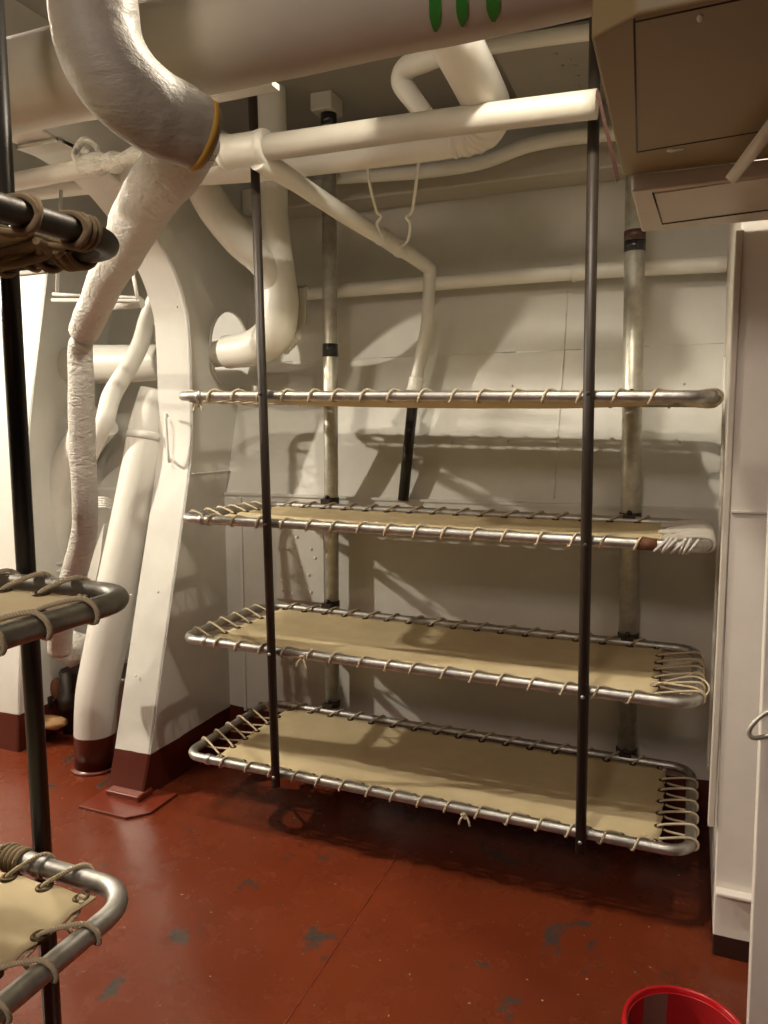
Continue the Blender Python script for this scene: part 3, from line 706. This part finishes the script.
# ------------------------------------------------------------------ olive box and white fixture
U = 2.245
oz = lambda px, py, z: (lambda d: EYE+d*((z-CH)/d.z))(ray(px, py))
p1, p2, p3 = oz(591,39,U), oz(634,16,U), oz(622,173,U)
root = empty('ventilation_box', (p1.x, p1.y, U))
yn = p2.y-.02; yfar = p3.y+.03
poly = [(p1.x, p1.y, U), (p3.x-.0, yfar, U), (.9, yfar, U), (.9, yn, U), (p2.x, p2.y, U)]
part(MB().prism(poly, (0,0,.07)), 'casing', M['olive'], root, .006)
def seamline(a, b_, r_=.0018):
    return MB().tube([oz(*a, U), oz(*b_, U)], r_, 6)
part(seamline((634,18),(637,152)), 'seam', M['dark'], root); part(seamline((637,152),(768,130)), 'seam', M['dark'], root); part(seamline((634,22),(760,-5)), 'seam', M['dark'], root)
mb = MB(); q = oz(672,150,U); 
for dx, s_ in ((0,1),(.012,.7),(.02,.4)): mb.ball(q+Vector((dx,0,0)), .012*s_, .012*s_, .003, 12, 6)
q = oz(700,18,U); mb.ball(q, .005, .012, .003, 10, 6)
part(mb, 'paint_spot', M['white'], root)
part(MB().prism([P(596,92,1.99), P(599,90,1.99), P(620,178,2.05), P(616,181,2.05)], (0,.012,0)), 'strap', M['maroon'], root)
tag(root, 'olive brown sheet metal box overhead at the top right', 'box')
V = 2.205
a = oz(630,192,V); b_ = oz(645,232,V)
root = empty('light_fixture', (a.x, a.y, V))
x0_ = a.x+.002; y0_, y1_ = a.y, b_.y
part(MB().box((x0_, y0_, V), (.9, y1_, V+.038)), 'housing', M['fixture'], root, .006)
# recess panel outline on the underside
for s_, e_ in (((653,193),(662,223)), ((662,224),(768,210))): part(MB().tube([oz(*s_, V-.001), oz(*e_, V-.001)], .0022, 6), 'panel_gap', M['dark'], root)
part(MB().prism([oz(655,194,V-.003), oz(768,178,V-.003), oz(768,207,V-.003), oz(663,221,V-.003)], (0,0,.003)), 'cover_panel', M['fixture'], root)
q1, q2 = oz(735,172,V), P(768,128,1.7)
dv = (q2-q1)
part(MB().tube([q1-dv*.05+Vector((0,0,-.006)), q1+dv*1.6+Vector((0,0,-.006))], .017, 4), 'diagonal_strut', M['fixture'], root)
tag(root, 'flat pinkish white box mounted below the olive box at the right', 'fixture')
# maroon strap hanging beside the box
# wire loop at right border
tag(MB().tube(spline([P(775,710,1.85),P(764,714,1.85),P(753,724,1.84),P(749,733,1.84),P(754,738,1.84),P(766,736,1.85),P(776,733,1.85)], 6), .0055, 10).build('wire_loop', M['galv'], None, 0, P(768,725,1.85)), 'twisted grey wire loop on the partition at the right edge', 'wire')

# ------------------------------------------------------------------ bucket
bc = Vector((.036, 1.70, 0)); root = empty('bucket', bc)
part(MB().lathe(bc, [(0,.004),(.098,.004),(.104,.0),(.108,.012),(.128,.285),(.124,.285),(.104,.016),(0,.014)], seg=56), 'body', M['bucket'], root)
part(MB().lathe(bc, [(.127,.262),(.136,.264),(.138,.280),(.136,.296),(.131,.3),(.126,.296),(.125,.27)], seg=56), 'rim', M['bucket'], root)
part(MB().lathe(bc, [(.1235,.284),(.112,.14),(.103,.02),(0,.018)], seg=56), 'liner', M['bucket_in'], root)
hd = [bc+Vector((.139*math.cos(t), .139*math.sin(t)*1.0, .255-.03*abs(math.sin(t)))) for t in [math.pi*(1+k/24) for k in range(25)]]
part(MB().tube(hd, .0028, 8), 'handle', M['tube'], root)
tag(root, 'bright red plastic bucket standing on the floor at the bottom right', 'bucket')

# ------------------------------------------------------------------ light
def point(name, loc, power, colr, size=.05):
    l = bpy.data.lights.new(name, 'POINT'); l.energy = power; l.color = colr; l.shadow_soft_size = size
    o = bpy.data.objects.new(name, l); col.objects.link(o); o.location = loc; return o
WARM = (1, .90, .745)
def ceiling_lamp(x, y, power, lab, z=2.9, hw=.25, cutoff_box=True):
    root = empty('ceiling_lamp', (x, y, z+.1))
    zb = z-.1
    if cutoff_box:
        mb = MB()
        for a, b_ in (((x-hw,y-hw,zb),(x-hw+.006,y+hw,z+.12)), ((x+hw-.006,y-hw,zb),(x+hw,y+hw,z+.12)), ((x-hw+.006,y-hw,zb),(x+hw-.006,y-hw+.006,z+.12)), ((x-hw+.006,y+hw-.006,zb),(x+hw-.006,y+hw,z+.12)), ((x-hw,y-hw,z+.12),(x+hw,y+hw,z+.128))): mb.box(a, b_)
        part(mb, 'cutoff_box', M['ceil'], root)  # added box out of view, cuts the bulb's light off the upper wall
    else: part(MB().lathe((x,y,z+.10), [(0,.0),(.07,.0),(.07,.03),(.03,.04)], seg=24), 'base_plate', M['ceil'], root)
    part(MB().cyl((x,y,z+.128), (x,y,CEIL), .03, 16), 'stem', M['ceil'], root)
    part(MB().cyl((x,y,z+.06), (x,y,z+.12), .025, 16), 'socket', M['tape'], root)
    tag(root, lab, 'lamp')
    point('bulb_light', (x, y, z), power, WARM, .035)
ceiling_lamp(-2.04, 1.58, 80, 'unseen ceiling lamp in an added light-cutting box beside the hull frame nearest the bunks', z=2.95, hw=.15)
ceiling_lamp(-4.45, 1.38, 420, 'bare ceiling lamp at the far left end of the room', cutoff_box=False)
ceiling_lamp(-.45, 1.58, 72, 'unseen ceiling lamp in an added light-cutting box above the big duct at the right', z=2.95)
l = bpy.data.lights.new('room_fill', 'AREA'); l.energy = 38; l.color = (1, .84, .72); l.size = .5; l.size_y = .5; l.shape = 'RECTANGLE'  # unseen fill light from the room behind the camera
o = bpy.data.objects.new('room_fill', l); col.objects.link(o); o.location = (-.4, -1.3, 3.0); o.rotation_euler = (math.radians(30), 0, 0)
w = bpy.data.worlds.new('world'); scn.world = w; w.use_nodes = True
w.node_tree.nodes['Background'].inputs[0].default_value = (1, .9, .76, 1); w.node_tree.nodes['Background'].inputs[1].default_value = .01
